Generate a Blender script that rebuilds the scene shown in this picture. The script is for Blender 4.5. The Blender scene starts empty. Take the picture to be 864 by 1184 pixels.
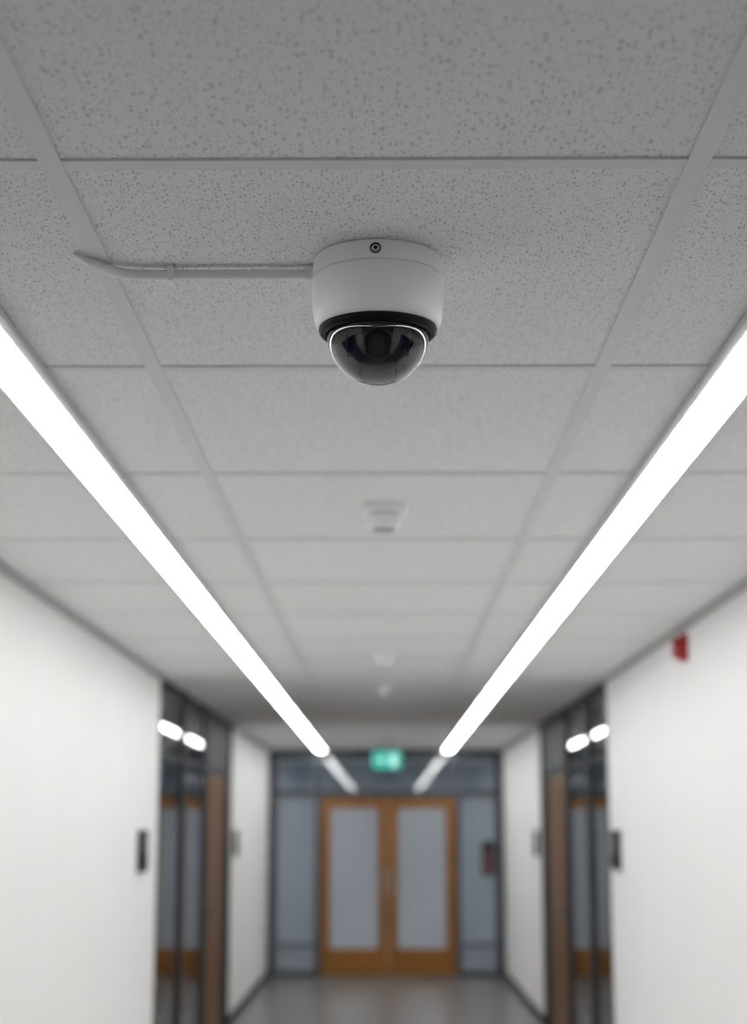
import bpy, bmesh, math
from mathutils import Vector
sc=bpy.context.scene
sc.view_settings.view_transform='Standard'
sc.view_settings.look='None'
EYE=1.61; CEIL=2.51; W=1.335; YB=19.0; Y0=-8.0

# ---------------- materials ----------------
def nmat(name):
    m=bpy.data.materials.new(name); m.use_nodes=True
    nt=m.node_tree; nt.nodes.clear()
    o=nt.nodes.new('ShaderNodeOutputMaterial')
    return m,nt,o
def N(nt,t,**k):
    n=nt.nodes.new(t)
    for a,b in k.items():
        if a.startswith('_'): setattr(n,a[1:],b)
        else: n.inputs[a].default_value=b
    return n
def pbr(name,col,rough=.5,metal=0,coat=0,var=.04,nscale=6,bump=0,bscale=200,spec=.5):
    m,nt,o=nmat(name)
    p=N(nt,'ShaderNodeBsdfPrincipled'); L=nt.links.new
    p.inputs['Roughness'].default_value=rough; p.inputs['Metallic'].default_value=metal
    p.inputs['Coat Weight'].default_value=coat; p.inputs['Specular IOR Level'].default_value=spec
    tc=N(nt,'ShaderNodeTexCoord'); no=N(nt,'ShaderNodeTexNoise',Scale=nscale,Detail=4.0)
    L(tc.outputs['Object'],no.inputs['Vector'])
    r=N(nt,'ShaderNodeValToRGB')
    r.color_ramp.elements[0].position=.3; r.color_ramp.elements[1].position=.7
    r.color_ramp.elements[0].color=(*[c*(1-var) for c in col],1)
    r.color_ramp.elements[1].color=(*[min(1,c*(1+var)) for c in col],1)
    L(no.outputs['Fac'],r.inputs['Fac']); L(r.outputs['Color'],p.inputs['Base Color'])
    if bump:
        n2=N(nt,'ShaderNodeTexNoise',Scale=bscale,Detail=3.0); L(tc.outputs['Object'],n2.inputs['Vector'])
        b=N(nt,'ShaderNodeBump',Strength=bump,Distance=.002); L(n2.outputs['Fac'],b.inputs['Height']); L(b.outputs['Normal'],p.inputs['Normal'])
    L(p.outputs[0],o.inputs[0]); return m
def emis(name,col,s):
    m,nt,o=nmat(name); e=N(nt,'ShaderNodeEmission',Color=(*col,1),Strength=s)
    nt.links.new(e.outputs[0],o.inputs[0]); return m
def glass(name,tint=(.8,.85,.88),base=.08,k=.8,rough=.02,pw_=5):
    m,nt,o=nmat(name); L=nt.links.new
    lw=N(nt,'ShaderNodeLayerWeight'); lw.inputs['Blend'].default_value=.5
    pw=N(nt,'ShaderNodeMath',_operation='POWER'); pw.inputs[1].default_value=pw_
    L(lw.outputs['Facing'],pw.inputs[0])
    ma=N(nt,'ShaderNodeMath',_operation='MULTIPLY_ADD'); ma.inputs[1].default_value=k; ma.inputs[2].default_value=base
    L(pw.outputs[0],ma.inputs[0])
    t=N(nt,'ShaderNodeBsdfTransparent',Color=(*tint,1)); g=N(nt,'ShaderNodeBsdfGlossy',Roughness=rough); g.inputs['Color'].default_value=(1,1,1,1)
    mx=N(nt,'ShaderNodeMixShader'); L(ma.outputs[0],mx.inputs[0]); L(t.outputs[0],mx.inputs[1]); L(g.outputs[0],mx.inputs[2])
    L(mx.outputs[0],o.inputs[0]); return m
def frosted(name,col):
    m,nt,o=nmat(name); L=nt.links.new
    tc=N(nt,'ShaderNodeTexCoord'); no=N(nt,'ShaderNodeTexNoise',Scale=1.2,Detail=2.0); L(tc.outputs['Object'],no.inputs['Vector'])
    r=N(nt,'ShaderNodeValToRGB'); r.color_ramp.elements[0].color=(*[c*.85 for c in col],1); r.color_ramp.elements[1].color=(*col,1)
    L(no.outputs['Fac'],r.inputs['Fac'])
    d=N(nt,'ShaderNodeBsdfDiffuse'); t=N(nt,'ShaderNodeBsdfTranslucent'); g=N(nt,'ShaderNodeBsdfGlossy',Roughness=.12); tr=N(nt,'ShaderNodeBsdfTransparent')
    L(r.outputs[0],d.inputs[0]); L(r.outputs[0],t.inputs[0])
    m1=N(nt,'ShaderNodeMixShader'); m1.inputs[0].default_value=.5; L(d.outputs[0],m1.inputs[1]); L(t.outputs[0],m1.inputs[2])
    m3=N(nt,'ShaderNodeMixShader'); m3.inputs[0].default_value=.35; L(m1.outputs[0],m3.inputs[1]); L(tr.outputs[0],m3.inputs[2])
    m2=N(nt,'ShaderNodeMixShader'); m2.inputs[0].default_value=.08; L(m3.outputs[0],m2.inputs[1]); L(g.outputs[0],m2.inputs[2])
    L(m2.outputs[0],o.inputs[0]); return m
def tile_mat(name,k,pit):
    m,nt,o=nmat(name); L=nt.links.new
    p=N(nt,'ShaderNodeBsdfPrincipled',Roughness=.95); p.inputs['Specular IOR Level'].default_value=.1
    tc=N(nt,'ShaderNodeTexCoord')
    def layer(sx,sy,thr,w,dist):
        mp=N(nt,'ShaderNodeMapping'); mp.inputs['Scale'].default_value=(sx*k,sy*k,40)
        L(tc.outputs['Object'],mp.inputs['Vector'])
        no=N(nt,'ShaderNodeTexNoise',Scale=1.3,Detail=2.0); L(mp.outputs[0],no.inputs['Vector'])
        ad=N(nt,'ShaderNodeVectorMath',_operation='MULTIPLY_ADD'); ad.inputs[1].default_value=(dist,dist,0)
        L(no.outputs['Color'],ad.inputs[0]); L(mp.outputs[0],ad.inputs[2])
        v=N(nt,'ShaderNodeTexVoronoi',Scale=1.0); v.voronoi_dimensions='2D'; L(ad.outputs[0],v.inputs['Vector'])
        sp=N(nt,'ShaderNodeSeparateColor'); L(v.outputs['Color'],sp.inputs[0])
        th=N(nt,'ShaderNodeMath',_operation='MULTIPLY'); th.inputs[1].default_value=thr; L(sp.outputs[0],th.inputs[0])
        sb=N(nt,'ShaderNodeMath',_operation='SUBTRACT'); L(th.outputs[0],sb.inputs[0]); L(v.outputs['Distance'],sb.inputs[1])
        ml=N(nt,'ShaderNodeMath',_operation='MULTIPLY'); ml.use_clamp=True; ml.inputs[1].default_value=8; L(sb.outputs[0],ml.inputs[0])
        m2=N(nt,'ShaderNodeMath',_operation='MULTIPLY'); m2.inputs[1].default_value=w; L(ml.outputs[0],m2.inputs[0])
        return m2
    a=layer(125,58,.34,1.0,.6); b=layer(220,105,.38,.75,.5)
    mx=N(nt,'ShaderNodeMath',_operation='MAXIMUM'); L(a.outputs[0],mx.inputs[0]); L(b.outputs[0],mx.inputs[1])
    r=N(nt,'ShaderNodeValToRGB'); r.color_ramp.elements[0].color=(.84,.838,.83,1); r.color_ramp.elements[1].color=(pit,pit,pit*.99,1)
    L(mx.outputs[0],r.inputs[0]); L(r.outputs[0],p.inputs['Base Color'])
    bp=N(nt,'ShaderNodeBump',Strength=.3,Distance=.002); bp.invert=True; L(mx.outputs[0],bp.inputs['Height']); L(bp.outputs[0],p.inputs['Normal'])
    L(p.outputs[0],o.inputs[0]); return m
def wood_mat(name,c0,c1,spec=.5):
    m,nt,o=nmat(name); L=nt.links.new
    p=N(nt,'ShaderNodeBsdfPrincipled',Roughness=.4); p.inputs['Specular IOR Level'].default_value=spec
    tc=N(nt,'ShaderNodeTexCoord'); mp=N(nt,'ShaderNodeMapping'); mp.inputs['Scale'].default_value=(14,14,1.2)
    no=N(nt,'ShaderNodeTexNoise',Scale=2.0,Detail=6.0); L(tc.outputs['Object'],mp.inputs[0]); L(mp.outputs[0],no.inputs['Vector'])
    r=N(nt,'ShaderNodeValToRGB'); r.color_ramp.elements[0].position=.3; r.color_ramp.elements[1].position=.7
    r.color_ramp.elements[0].color=(*c0,1); r.color_ramp.elements[1].color=(*c1,1)
    L(no.outputs['Fac'],r.inputs[0]); L(r.outputs[0],p.inputs['Base Color']); L(p.outputs[0],o.inputs[0]); return m

M_tile=tile_mat('mineral_fibre_tile',1.12,.52)
M_tile2=tile_mat('mineral_fibre_tile_coarse',.80,.60)
M_wood=wood_mat('oak_veneer',(.23,.092,.016),(.33,.142,.028),.3)
M_wood2=wood_mat('stained_oak_veneer',(.15,.070,.022),(.22,.105,.036),.15)
M_grid=pbr('painted_steel_grid',(.70,.70,.695),.5,var=.01)
M_wall=pbr('painted_plaster',(.85,.843,.83),.85,var=.01,nscale=2,bump=.05,spec=.2)
M_wallg=pbr('ceiling_dimming_wall',(.16,.165,.17),.6,var=.03)  # dark walls out of view, added to cut bounce onto the near ceiling
M_overp=pbr('overpanel_laminate',(.08,.085,.09),.6,var=.03,spec=.2)
M_trim=pbr('shadow_gap_trim',(.42,.42,.42),.6,var=.02)
M_floor=pbr('vinyl_floor',(.18,.172,.165),.28,var=.08,nscale=25,bump=.03)
M_floor2=pbr('bounce_floor',(.64,.63,.615),.35,var=.05,nscale=25,bump=.03)  # pale zone out of view, added to bounce light onto the ceiling
M_dark=pbr('anthracite_frame',(.018,.020,.023),.6,var=.05,spec=.2)
M_grey=pbr('grey_frame',(.060,.067,.078),.4,var=.05)
M_blue=pbr('blue_door_laminate',(.035,.055,.14),.3,var=.05)
M_housing=pbr('white_plastic',(.88,.88,.875),.35,var=.01,bump=.05,bscale=900)
M_cable=pbr('conduit_plastic',(.82,.82,.815),.4,var=.02)
M_black=pbr('black_plastic',(.005,.005,.006),.5,var=.1,spec=.15)
M_mod=pbr('module_plastic',(.16,.16,.165),.3,var=.1)
M_metal=pbr('steel',(.6,.6,.6),.25,metal=1,var=.03)
M_lens=pbr('lens_glass',(.01,.01,.02),.03,coat=1,var=0)
M_red=pbr('red_plastic',(.36,.009,.012),.35,var=.03)
M_maroon=pbr('maroon_label',(.11,.04,.05),.5,var=.05)
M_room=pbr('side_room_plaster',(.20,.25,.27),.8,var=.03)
M_lobby=pbr('lobby_plaster',(.45,.48,.53),.8,var=.03)
M_led=emis('led_diffuser',(.985,.995,1.0),17.0)
M_exit=emis('exit_green',(.045,.50,.40),1.0)
M_exitw=emis('exit_white',(.6,1,.92),1.1)
M_glass=glass('clear_glass')
M_dome=glass('smoked_dome',tint=(.26,.26,.27),base=.055,k=.95,rough=.002,pw_=3.8)
M_frost=frosted('frosted_glass',(.72,.755,.80))
M_frost2=frosted('tinted_frosted_glass',(.44,.48,.54))
M_alu=pbr('luminaire_alu',(.60,.60,.60),.4,var=.01)

# ---------------- mesh helpers ----------------
def newobj(name,bm,mats,parent=None,smooth=None):
    me=bpy.data.meshes.new(name); bm.normal_update(); bm.to_mesh(me); bm.free()
    for m in (mats if isinstance(mats,(list,tuple)) else [mats]): me.materials.append(m)
    if smooth is not None:
        me.shade_smooth(); me.set_sharp_from_angle(angle=math.radians(smooth))
    ob=bpy.data.objects.new(name,me); sc.collection.objects.link(ob)
    if parent: ob.parent=parent
    return ob
def addbox(bm,x0,x1,y0,y1,z0,z1,mi=0):
    if x0>x1:x0,x1=x1,x0
    vs=[bm.verts.new(c) for c in [(x0,y0,z0),(x1,y0,z0),(x1,y1,z0),(x0,y1,z0),(x0,y0,z1),(x1,y0,z1),(x1,y1,z1),(x0,y1,z1)]]
    for f in [(0,3,2,1),(4,5,6,7),(0,1,5,4),(1,2,6,5),(2,3,7,6),(3,0,4,7)]:
        fc=bm.faces.new([vs[i] for i in f]); fc.material_index=mi
def boxes(name,lst,mats,parent=None,bevel=0):
    bm=bmesh.new()
    for b in lst: addbox(bm,*b)
    ob=newobj(name,bm,mats,parent)
    if bevel:
        md=ob.modifiers.new('bevel','BEVEL'); md.width=bevel; md.segments=2; md.limit_method='ANGLE'
    return ob
def lathe(name,prof,mat,parent=None,seg=96,center=(0,0,0),axis='Z',smooth=35,cap=False):
    bm=bmesh.new(); rings=[]
    for r,z in prof:
        if r<1e-6: rings.append([bm.verts.new((0,0,z))])
        else: rings.append([bm.verts.new((r*math.cos(2*math.pi*i/seg),r*math.sin(2*math.pi*i/seg),z)) for i in range(seg)])
    for a,b in zip(rings,rings[1:]):
        for i in range(seg):
            j=(i+1)%seg
            if len(a)==1 and len(b)==1: continue
            if len(a)==1: bm.faces.new([a[0],b[i],b[j]])
            elif len(b)==1: bm.faces.new([a[i],b[0],a[j]])
            else: bm.faces.new([a[i],b[i],b[j],a[j]])
    bmesh.ops.recalc_face_normals(bm,faces=bm.faces)
    ob=newobj(name,bm,mat,parent,smooth); ob.location=center
    if axis=='Y': ob.rotation_euler=(math.pi/2,0,0)
    return ob
def empty(name,loc=(0,0,0)):
    e=bpy.data.objects.new(name,None); e.empty_display_size=.1; e.location=loc; sc.collection.objects.link(e); return e
def pane(name,pts,mat,parent=None):
    bm=bmesh.new(); bm.faces.new([bm.verts.new(p) for p in pts]); return newobj(name,bm,mat,parent)

# ---------------- room shell ----------------
T=.12; O0S={-1:9.75,1:10.0}; O1=14.3
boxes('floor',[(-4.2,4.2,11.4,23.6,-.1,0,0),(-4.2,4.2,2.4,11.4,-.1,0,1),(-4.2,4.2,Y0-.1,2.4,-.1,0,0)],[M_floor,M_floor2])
boxes('ceiling',[(-4.2,4.2,2.13,23.6,CEIL+.003,CEIL+.12,0),(-4.2,4.2,Y0-.1,2.13,CEIL+.003,CEIL+.12,1)],[M_tile,M_tile2])
for s,nm in ((-1,'left'),(1,'right')):
    O0=O0S[s]
    boxes('wall_'+nm,[(s*W,s*(W+T),.6,O0,0,CEIL+.003,0),(s*W,s*(W+T),Y0,.6,0,CEIL+.003,1),(s*W,s*(W+T),O1,YB+.1,0,CEIL+.003,0)],[M_wall,M_wallg])
    boxes('trim_'+('1' if s<0 else '2'),[(s*(W-.022),s*W,Y0,O0,CEIL-.024,CEIL+.002),(s*(W-.022),s*W,O1,YB-.06,CEIL-.024,CEIL+.002)],M_trim)
    boxes('baseboard_'+nm,[(s*(W-.012),s*W,Y0,1.55,0,.07),(s*(W-.012),s*W,2.60,O0,0,.07),(s*(W-.012),s*W,O1,YB-.06,0,.07)],M_dark)
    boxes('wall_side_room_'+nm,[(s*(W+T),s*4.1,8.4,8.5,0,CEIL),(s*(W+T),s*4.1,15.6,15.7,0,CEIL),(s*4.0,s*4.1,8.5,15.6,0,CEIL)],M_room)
boxes('wall_back',[(-W-T,W+T,Y0-.1,Y0,0,CEIL)],M_wallg)
boxes('wall_lobby',[(-4.1,4.1,23.4,23.5,0,CEIL),(-2.9,-2.8,YB+.1,23.4,0,CEIL),(2.8,2.9,YB+.1,23.4,0,CEIL)],M_lobby)

# suspended grid
xs=[-.46,.43]
ys=[.15,1.14,2.13,3.15,4.14,5.11,6.03,6.92]
while ys[-1]<18: ys.append(ys[-1]+.93)
ys=[-6.79,-5.8,-4.81,-3.82,-2.82,-1.83,-.84]+ys
b=[]
hb=.016
for x in xs: b.append((x-hb,x+hb,Y0,YB-.06,CEIL-.001,CEIL+.0035))
segs=[(-W+.022,xs[0]-hb),(xs[0]+hb,xs[1]-hb),(xs[1]+hb,W-.022)]
for y in ys:
    for a,c in segs: b.append((a,c,y-hb,y+hb,CEIL-.001,CEIL+.0035))
boxes('ceiling_grid',b,M_grid,bevel=.0008)

# ---------------- linear lights ----------------
for x in (-.735,.70):
    e=empty('linear_light',(x,9,CEIL))
    LY0,LY1=-7.5,YB-.10
    hw=.043
    hsg=boxes('housing',[(-hw-.018,-hw,LY0-9,LY1-9,-.014,.0),(hw,hw+.018,LY0-9,LY1-9,-.014,.0),(-hw-.018,hw+.018,LY0-9-.02,LY0-9,-.014,0),(-hw-.018,hw+.018,LY1-9,LY1-9+.02,-.014,0),(-hw,hw,LY0-9,LY1-9,-.004,0)],M_alu,e)
    boxes('diffuser',[(-hw,hw,LY0-9,LY1-9,-.016,-.004)],M_led,e)

# ---------------- security camera ----------------
CX,CY=-.012,2.527
cam_e=empty('security_camera',(CX,CY,CEIL+.003)); cam_e.scale=(1.012,)*3
K=.93
lathe('base_housing',[(r,z*K) for r,z in [(0,0),(.100,0),(.1025,-.003),(.104,-.034),(.1010,-.0352),(.1010,-.0380),(.1043,-.0394),(.1043,-.060),(.1035,-.085),(.1018,-.104),(.0990,-.115),(.0955,-.1210),(.0925,-.1225),(.086,-.1225),(0,-.110)]],M_housing,cam_e)
dz=.0085
def low(o): o.location.z+=dz; return o
low(lathe('seal_ring',[(.085,-.118),(.0930,-.1220),(.0940,-.125),(.0932,-.129),(.0900,-.1325),(.083,-.134),(.081,-.128)],M_black,cam_e))
R=.0805
prof=[(R,-.122),(R,-.132)]+[(R*math.cos(a),-.132-R*math.sin(a)) for a in [math.radians(i*2) for i in range(1,45)]]+[(0,-.132-R)]
low(lathe('smoked_dome',prof,M_dome,cam_e,smooth=60,seg=160))
low(lathe('inner_shroud',[(0,-.122),(.076,-.122),(.074,-.130),(.05,-.138),(0,-.140)],M_black,cam_e))
low(lathe('eyeball',[(0.0,-.118)]+[(.042*math.sin(math.radians(a)),-.150+.042*math.cos(math.radians(a))) for a in range(40,180,8)]+[(0,-.192)],M_mod,cam_e,seg=48))
ln=lathe('lens_barrel',[(0,0),(.020,0),(.022,.006),(.022,.018),(.018,.018),(.016,.014),(0,.014)],M_black,cam_e,seg=48)
ln.location=(0,-.036,-.156+dz); ln.rotation_euler=(math.radians(110),0,0)
lg=lathe('lens',[(0,.0185),(.008,.0175),(.0155,.014)],M_lens,cam_e,seg=32); lg.location=ln.location; lg.rotation_euler=ln.rotation_euler
low(boxes('gimbal_bracket',[(-.050,-.044,-.018,.018,-.165,-.130),(.044,.050,-.018,.018,-.165,-.130)],M_mod,cam_e,bevel=.002))
# screw
sy=-.1035
s1=lathe('screw_recess',[(.0088,-.001),(.0088,.0012),(.0078,.0018),(.0068,.0012),(.0066,-.001)],M_black,cam_e,seg=32,axis='Y'); s1.location=(-.003,sy+.0008,-.0165)
s2=lathe('screw_head',[(.0062,-.002),(.0062,.0012),(.0052,.0022),(.0030,.0022),(.0026,.0006),(0,.0004)],M_metal,cam_e,seg=32,axis='Y'); s2.location=(-.003,sy+.0004,-.0165)
s3=lathe('screw_socket',[(.0028,-.001),(.0028,.0026),(0,.0026)],M_black,cam_e,seg=6,axis='Y'); s3.location=(-.003,sy+.0004,-.0165)

# ---------------- conduit ----------------
cond=empty('cable_conduit',(0,0,CEIL))
cu=bpy.data.curves.new('conduit_run','CURVE'); cu.dimensions='3D'; cu.bevel_depth=.0085; cu.bevel_resolution=6; cu.use_fill_caps=True
pts=[(-.105,2.555,-.0105,1),(-.25,2.556,-.0105,1),(-.355,2.556,-.0105,1),(-.405,2.557,-.0105,1),(-.435,2.545,-.0105,1),(-.455,2.520,-.0105,.9),(-.475,2.495,-.009,.75),(-.495,2.478,-.001,.35)]
sp=cu.splines.new('NURBS'); sp.points.add(len(pts)-1)
for q,p in zip(sp.points,pts): q.co=(p[0],p[1],p[2],1); q.radius=p[3]
sp.order_u=3; sp.use_endpoint_u=True
co=bpy.data.objects.new('conduit_run',cu); sc.collection.objects.link(co); co.parent=cond; cu.materials.append(M_cable)
boxes('conduit_clip',[(-.354,-.344,2.540,2.573,-.025,.003)],M_cable,cond,bevel=.002)
boxes('gland',[(-.130,-.098,2.541,2.569,-.024,.003)],M_cable,cond,bevel=.003)

# ---------------- smoke detectors ----------------
for (x,y,r) in ((-.006,4.56,.066),(-.01,8.5,.058),(-.01,10.4,.054)):
    e=empty('smoke_detector',(x,y,CEIL+.003))
    k=r/.066
    lathe('mount_base',[(0,0),(.066*k,0),(.066*k,-.020),(.061*k,-.026),(0,-.026)],M_housing,e,seg=48)
    lathe('vent_band',[(.042*k,-.025),(.042*k,-.030)],M_trim,e,seg=48)
    lathe('chamber_cover',[(.040*k,-.029),(.046*k,-.030),(.047*k,-.052),(.040*k,-.066),(.028*k,-.072),(0,-.073)],M_housing,e,seg=48)
    lathe('test_button',[(.0,-.076),(.030*k,-.075),(.034*k,-.068)],M_trim,e,seg=32)

# ---------------- exit sign ----------------
e=empty('exit_sign',(.008,17,CEIL))
boxes('stem',[(-.07,-.062,-.004,.004,-.10,.006),(.062,.07,-.004,.004,-.10,.006),(-.08,.08,-.02,.02,-.004,.003)],M_grey,e)
boxes('box',[(-.155,.155,-.014,.014,-.29,-.10)],M_grey,e,bevel=.004)
boxes('face',[(-.150,.150,-.017,-.013,-.286,-.104)],M_exit,e)
boxes('pictogram',[(.04,.10,-.0185,-.017,-.265,-.13),(-.11,-.02,-.0185,-.017,-.205,-.185),(-.055,-.035,-.0185,-.017,-.23,-.16)],M_exitw,e)

# ---------------- fire alarm ----------------
e=empty('fire_alarm_sounder',(W+.003,7.3,2.405))
boxes('back_plate',[(-.028,0,-.055,.055,-.06,.06)],M_red,e,bevel=.006)
o=lathe('sounder_body',[(.05,0),(.05,.02),(.042,.034),(.02,.04),(0,.04)],M_red,e,seg=48); o.location=(-.026,0,0); o.rotation_euler=(0,-math.pi/2,0)

# ---------------- door signs ----------------
for s,y in ((-1,9.1),(1,9.65),(-1,14.75),(1,14.75)):
    e=empty('door_sign',(s*(W+.002),y,1.50))
    boxes('plate',[(0,-s*.03,-.12,.12,-.11,.11)],M_dark,e,bevel=.003)
    boxes('insert',[(-s*.03,-s*.032,-.10,.10,-.02,.09)],M_grey,e)

# ---------------- side glazing ----------------
wi=1
for s in (-1,1):
    O0=O0S[s]
    xf0,xf1=s*(W-.010),s*(W+.085); xg=s*(W+.004)
    e=empty('window_%d'%wi,(0,0,0))
    fr=[(s*(W-.003),xf1,O0,O0+.06,0,CEIL),(xf0,xf1,10.82,11.02,0,CEIL),(xf0,xf1,12.18,12.42,0,CEIL),(xf0,xf1,O1-.12,O1,0,CEIL),
        (s*(W-.003),xf1,O0+.06,O1-.12,CEIL-.07,CEIL)]
    for a,c in ((O0+.06,10.82),(11.02,12.18),(12.42,O1-.12)):
        fr.append((s*(W+.001),s*(W+.06),a,c,2.04,2.08))
    for a,c in ((O0+.06,10.82),(11.02,12.18)):
        fr.append((s*(W+.001),s*(W+.06),a,c,0,.09))
    boxes('frame',fr,M_dark,e)
    for i,(a,c,z0,z1) in enumerate(((O0+.06,10.82,.09,2.04),(11.02,12.18,.09,2.04),(O0+.06,10.82,2.08,CEIL-.07),(11.02,12.18,2.08,CEIL-.07))):
        pane('pane_%d'%(i+1),[(xg,a,z0),(xg,c,z0),(xg,c,z1),(xg,a,z1)],M_glass,e)
    boxes('overpanel',[(s*(W+.01),s*(W+.04),12.42,O1-.12,2.08,CEIL-.07)],M_overp,e)
    wi+=1
    d=empty('door_%d'%(wi),(0,0,0))
    boxes('leaf',[(s*(W-.003),s*(W+.045),12.45,13.65,.01,2.03)],M_wood2,d,bevel=.003)
    boxes('side_panel',[(s*(W+.01),s*(W+.05),13.65,O1-.12,.01,2.04)],M_dark,d)
    boxes('handle',[(s*(W-.045),s*(W-.03),12.52,12.66,1.0,1.02),(s*(W-.045),s*(W-.002),12.52,12.54,1.0,1.02)],M_metal,d)
    d=empty('oak_storage_cupboard',(0,0,0))
    boxes('cupboard_fronts',[(s*1.47,s*1.915,15.2,15.59,.06,2.0),(s*1.925,s*2.35,15.2,15.59,.06,2.0),(s*1.49,s*2.33,15.25,15.59,0,.06)],M_wood,d,bevel=.002)
    boxes('handles',[(s*1.86,s*1.875,15.17,15.20,.95,1.15),(s*1.965,s*1.98,15.17,15.20,.95,1.15)],M_metal,d)
    # unseen door added near the viewpoint to put blue patches in the dome
    d=empty('door_%d'%(wi+2),(0,0,0))
    boxes('jamb',[(s*(W-.03),s*W,1.56,1.62,0,2.12),(s*(W-.03),s*W,2.53,2.59,0,2.12),(s*(W-.03),s*W,1.62,2.53,2.06,2.12)],M_dark,d,bevel=.002)
    boxes('leaf',[(s*(W-.015),s*W,1.625,2.525,.01,2.055)],M_blue,d)
    boxes('handle',[(s*(W-.07),s*(W-.055),1.70,1.82,1.0,1.02),(s*(W-.07),s*(W-.014),1.70,1.72,1.0,1.02)],M_metal,d)

# ---------------- end screen ----------------
e=empty('window_3',(0,0,0))
y0,y1=YB-.05,YB+.05
Z1=1.97
fr=[(-W,-1.24,y0,y1,0,CEIL),(1.24,W,y0,y1,0,CEIL),(-.80,-.745,y0,y1,0,CEIL),(.785,.84,y0,y1,0,CEIL),
    (-1.24,-.80,y0,y1,CEIL-.09,CEIL),(-.745,.785,y0,y1,CEIL-.09,CEIL),(.84,1.24,y0,y1,CEIL-.09,CEIL),
    (-1.24,-.80,y0,y1,1.99,2.06),(-.745,.785,y0,y1,1.975,2.06),(.84,1.24,y0,y1,1.99,2.06),
    (-1.24,-.80,y0,y1,0,.07),(.84,1.24,y0,y1,0,.07),(-1.24,-.80,YB-.02,YB+.02,.33,.36),(.84,1.24,YB-.02,YB+.02,.33,.36)]
boxes('frame',fr,M_grey,e)
for i,(a,c,z0,z1,m) in enumerate(((-1.24,-.80,.07,1.99,M_frost2),(.84,1.24,.07,1.99,M_frost2),(-1.24,-.80,2.06,CEIL-.09,M_glass),(-.745,.785,2.06,CEIL-.09,M_glass),(.84,1.24,2.06,CEIL-.09,M_glass))):
    pane('pane_%d'%(i+1),[(a,YB,z0),(c,YB,z0),(c,YB,z1),(a,YB,z1)],m,e)
d=empty('door_1',(0,0,0))
def leaf(nm,a,c):
    ga,gc=a+.105,c-.105
    boxes(nm,[(a,ga,YB-.03,YB+.025,.01,Z1),(gc,c,YB-.03,YB+.025,.01,Z1),(ga,gc,YB-.03,YB+.025,.01,.31),(ga,gc,YB-.03,YB+.025,1.86,Z1)],M_wood,d)
    pane(nm+'_glass',[(ga,YB,.31),(gc,YB,.31),(gc,YB,1.86),(ga,YB,1.86)],M_frost,d)
leaf('leaf_left',-.740,.014); leaf('leaf_right',.026,.780)
boxes('handles',[(-.035,-.020,YB-.09,YB-.075,.90,1.20),(-.035,-.020,YB-.09,YB-.03,.92,.94),(-.035,-.020,YB-.09,YB-.03,1.16,1.18),
                 (.06,.075,YB-.09,YB-.075,.90,1.20),(.06,.075,YB-.09,YB-.03,.92,.94),(.06,.075,YB-.09,YB-.03,1.16,1.18)],M_metal,d)
nb=empty('notice_box',(1.15,YB-.06,1.30))
boxes('casing',[(-.07,.07,-.03,.012,-.19,.19)],M_dark,nb,bevel=.004)
boxes('label',[(-.055,.055,-.033,-.03,-.16,.10)],M_maroon,nb)

# added fill lamps, out of view, to brighten the lobby + side rooms
for s in (-1,1):
    lp=empty('lobby_fill',(s*2.45,21.2,CEIL-.02))
    boxes('diffuser',[(-.15,.15,-1.7,1.7,-.02,.0)],emis('lobby_fill_emission',(.88,.94,1),11),lp)
    boxes('rim',[(-.17,.17,-1.72,1.72,0,.023)],M_alu,lp)
    lp=empty('side_room_fill',(s*3.6,12.5,CEIL-.02))
    boxes('diffuser',[(-.15,.15,-1.5,1.5,-.02,.0)],emis('side_fill_emission',(.95,.98,1),7),lp)
    boxes('rim',[(-.17,.17,-1.52,1.52,0,.023)],M_alu,lp)

# world
w=bpy.data.worlds.new('World'); sc.world=w; w.use_nodes=True
w.node_tree.nodes['Background'].inputs[0].default_value=(.6,.65,.7,1); w.node_tree.nodes['Background'].inputs[1].default_value=.1

# camera
cd=bpy.data.cameras.new('cam'); cam=bpy.data.objects.new('camera',cd); sc.collection.objects.link(cam)
cd.sensor_fit='VERTICAL'; cd.sensor_height=36; cd.lens=1900/1184*36
p=math.atan(368/1900)
cam.location=(0,0,EYE); cam.rotation_euler=(math.pi/2+p,0,math.atan(14/1900/math.cos(p)))
cd.clip_start=.01
cd.dof.use_dof=True; cd.dof.focus_distance=2.48; cd.dof.aperture_fstop=2.6; cd.dof.aperture_blades=0
sc.camera=cam
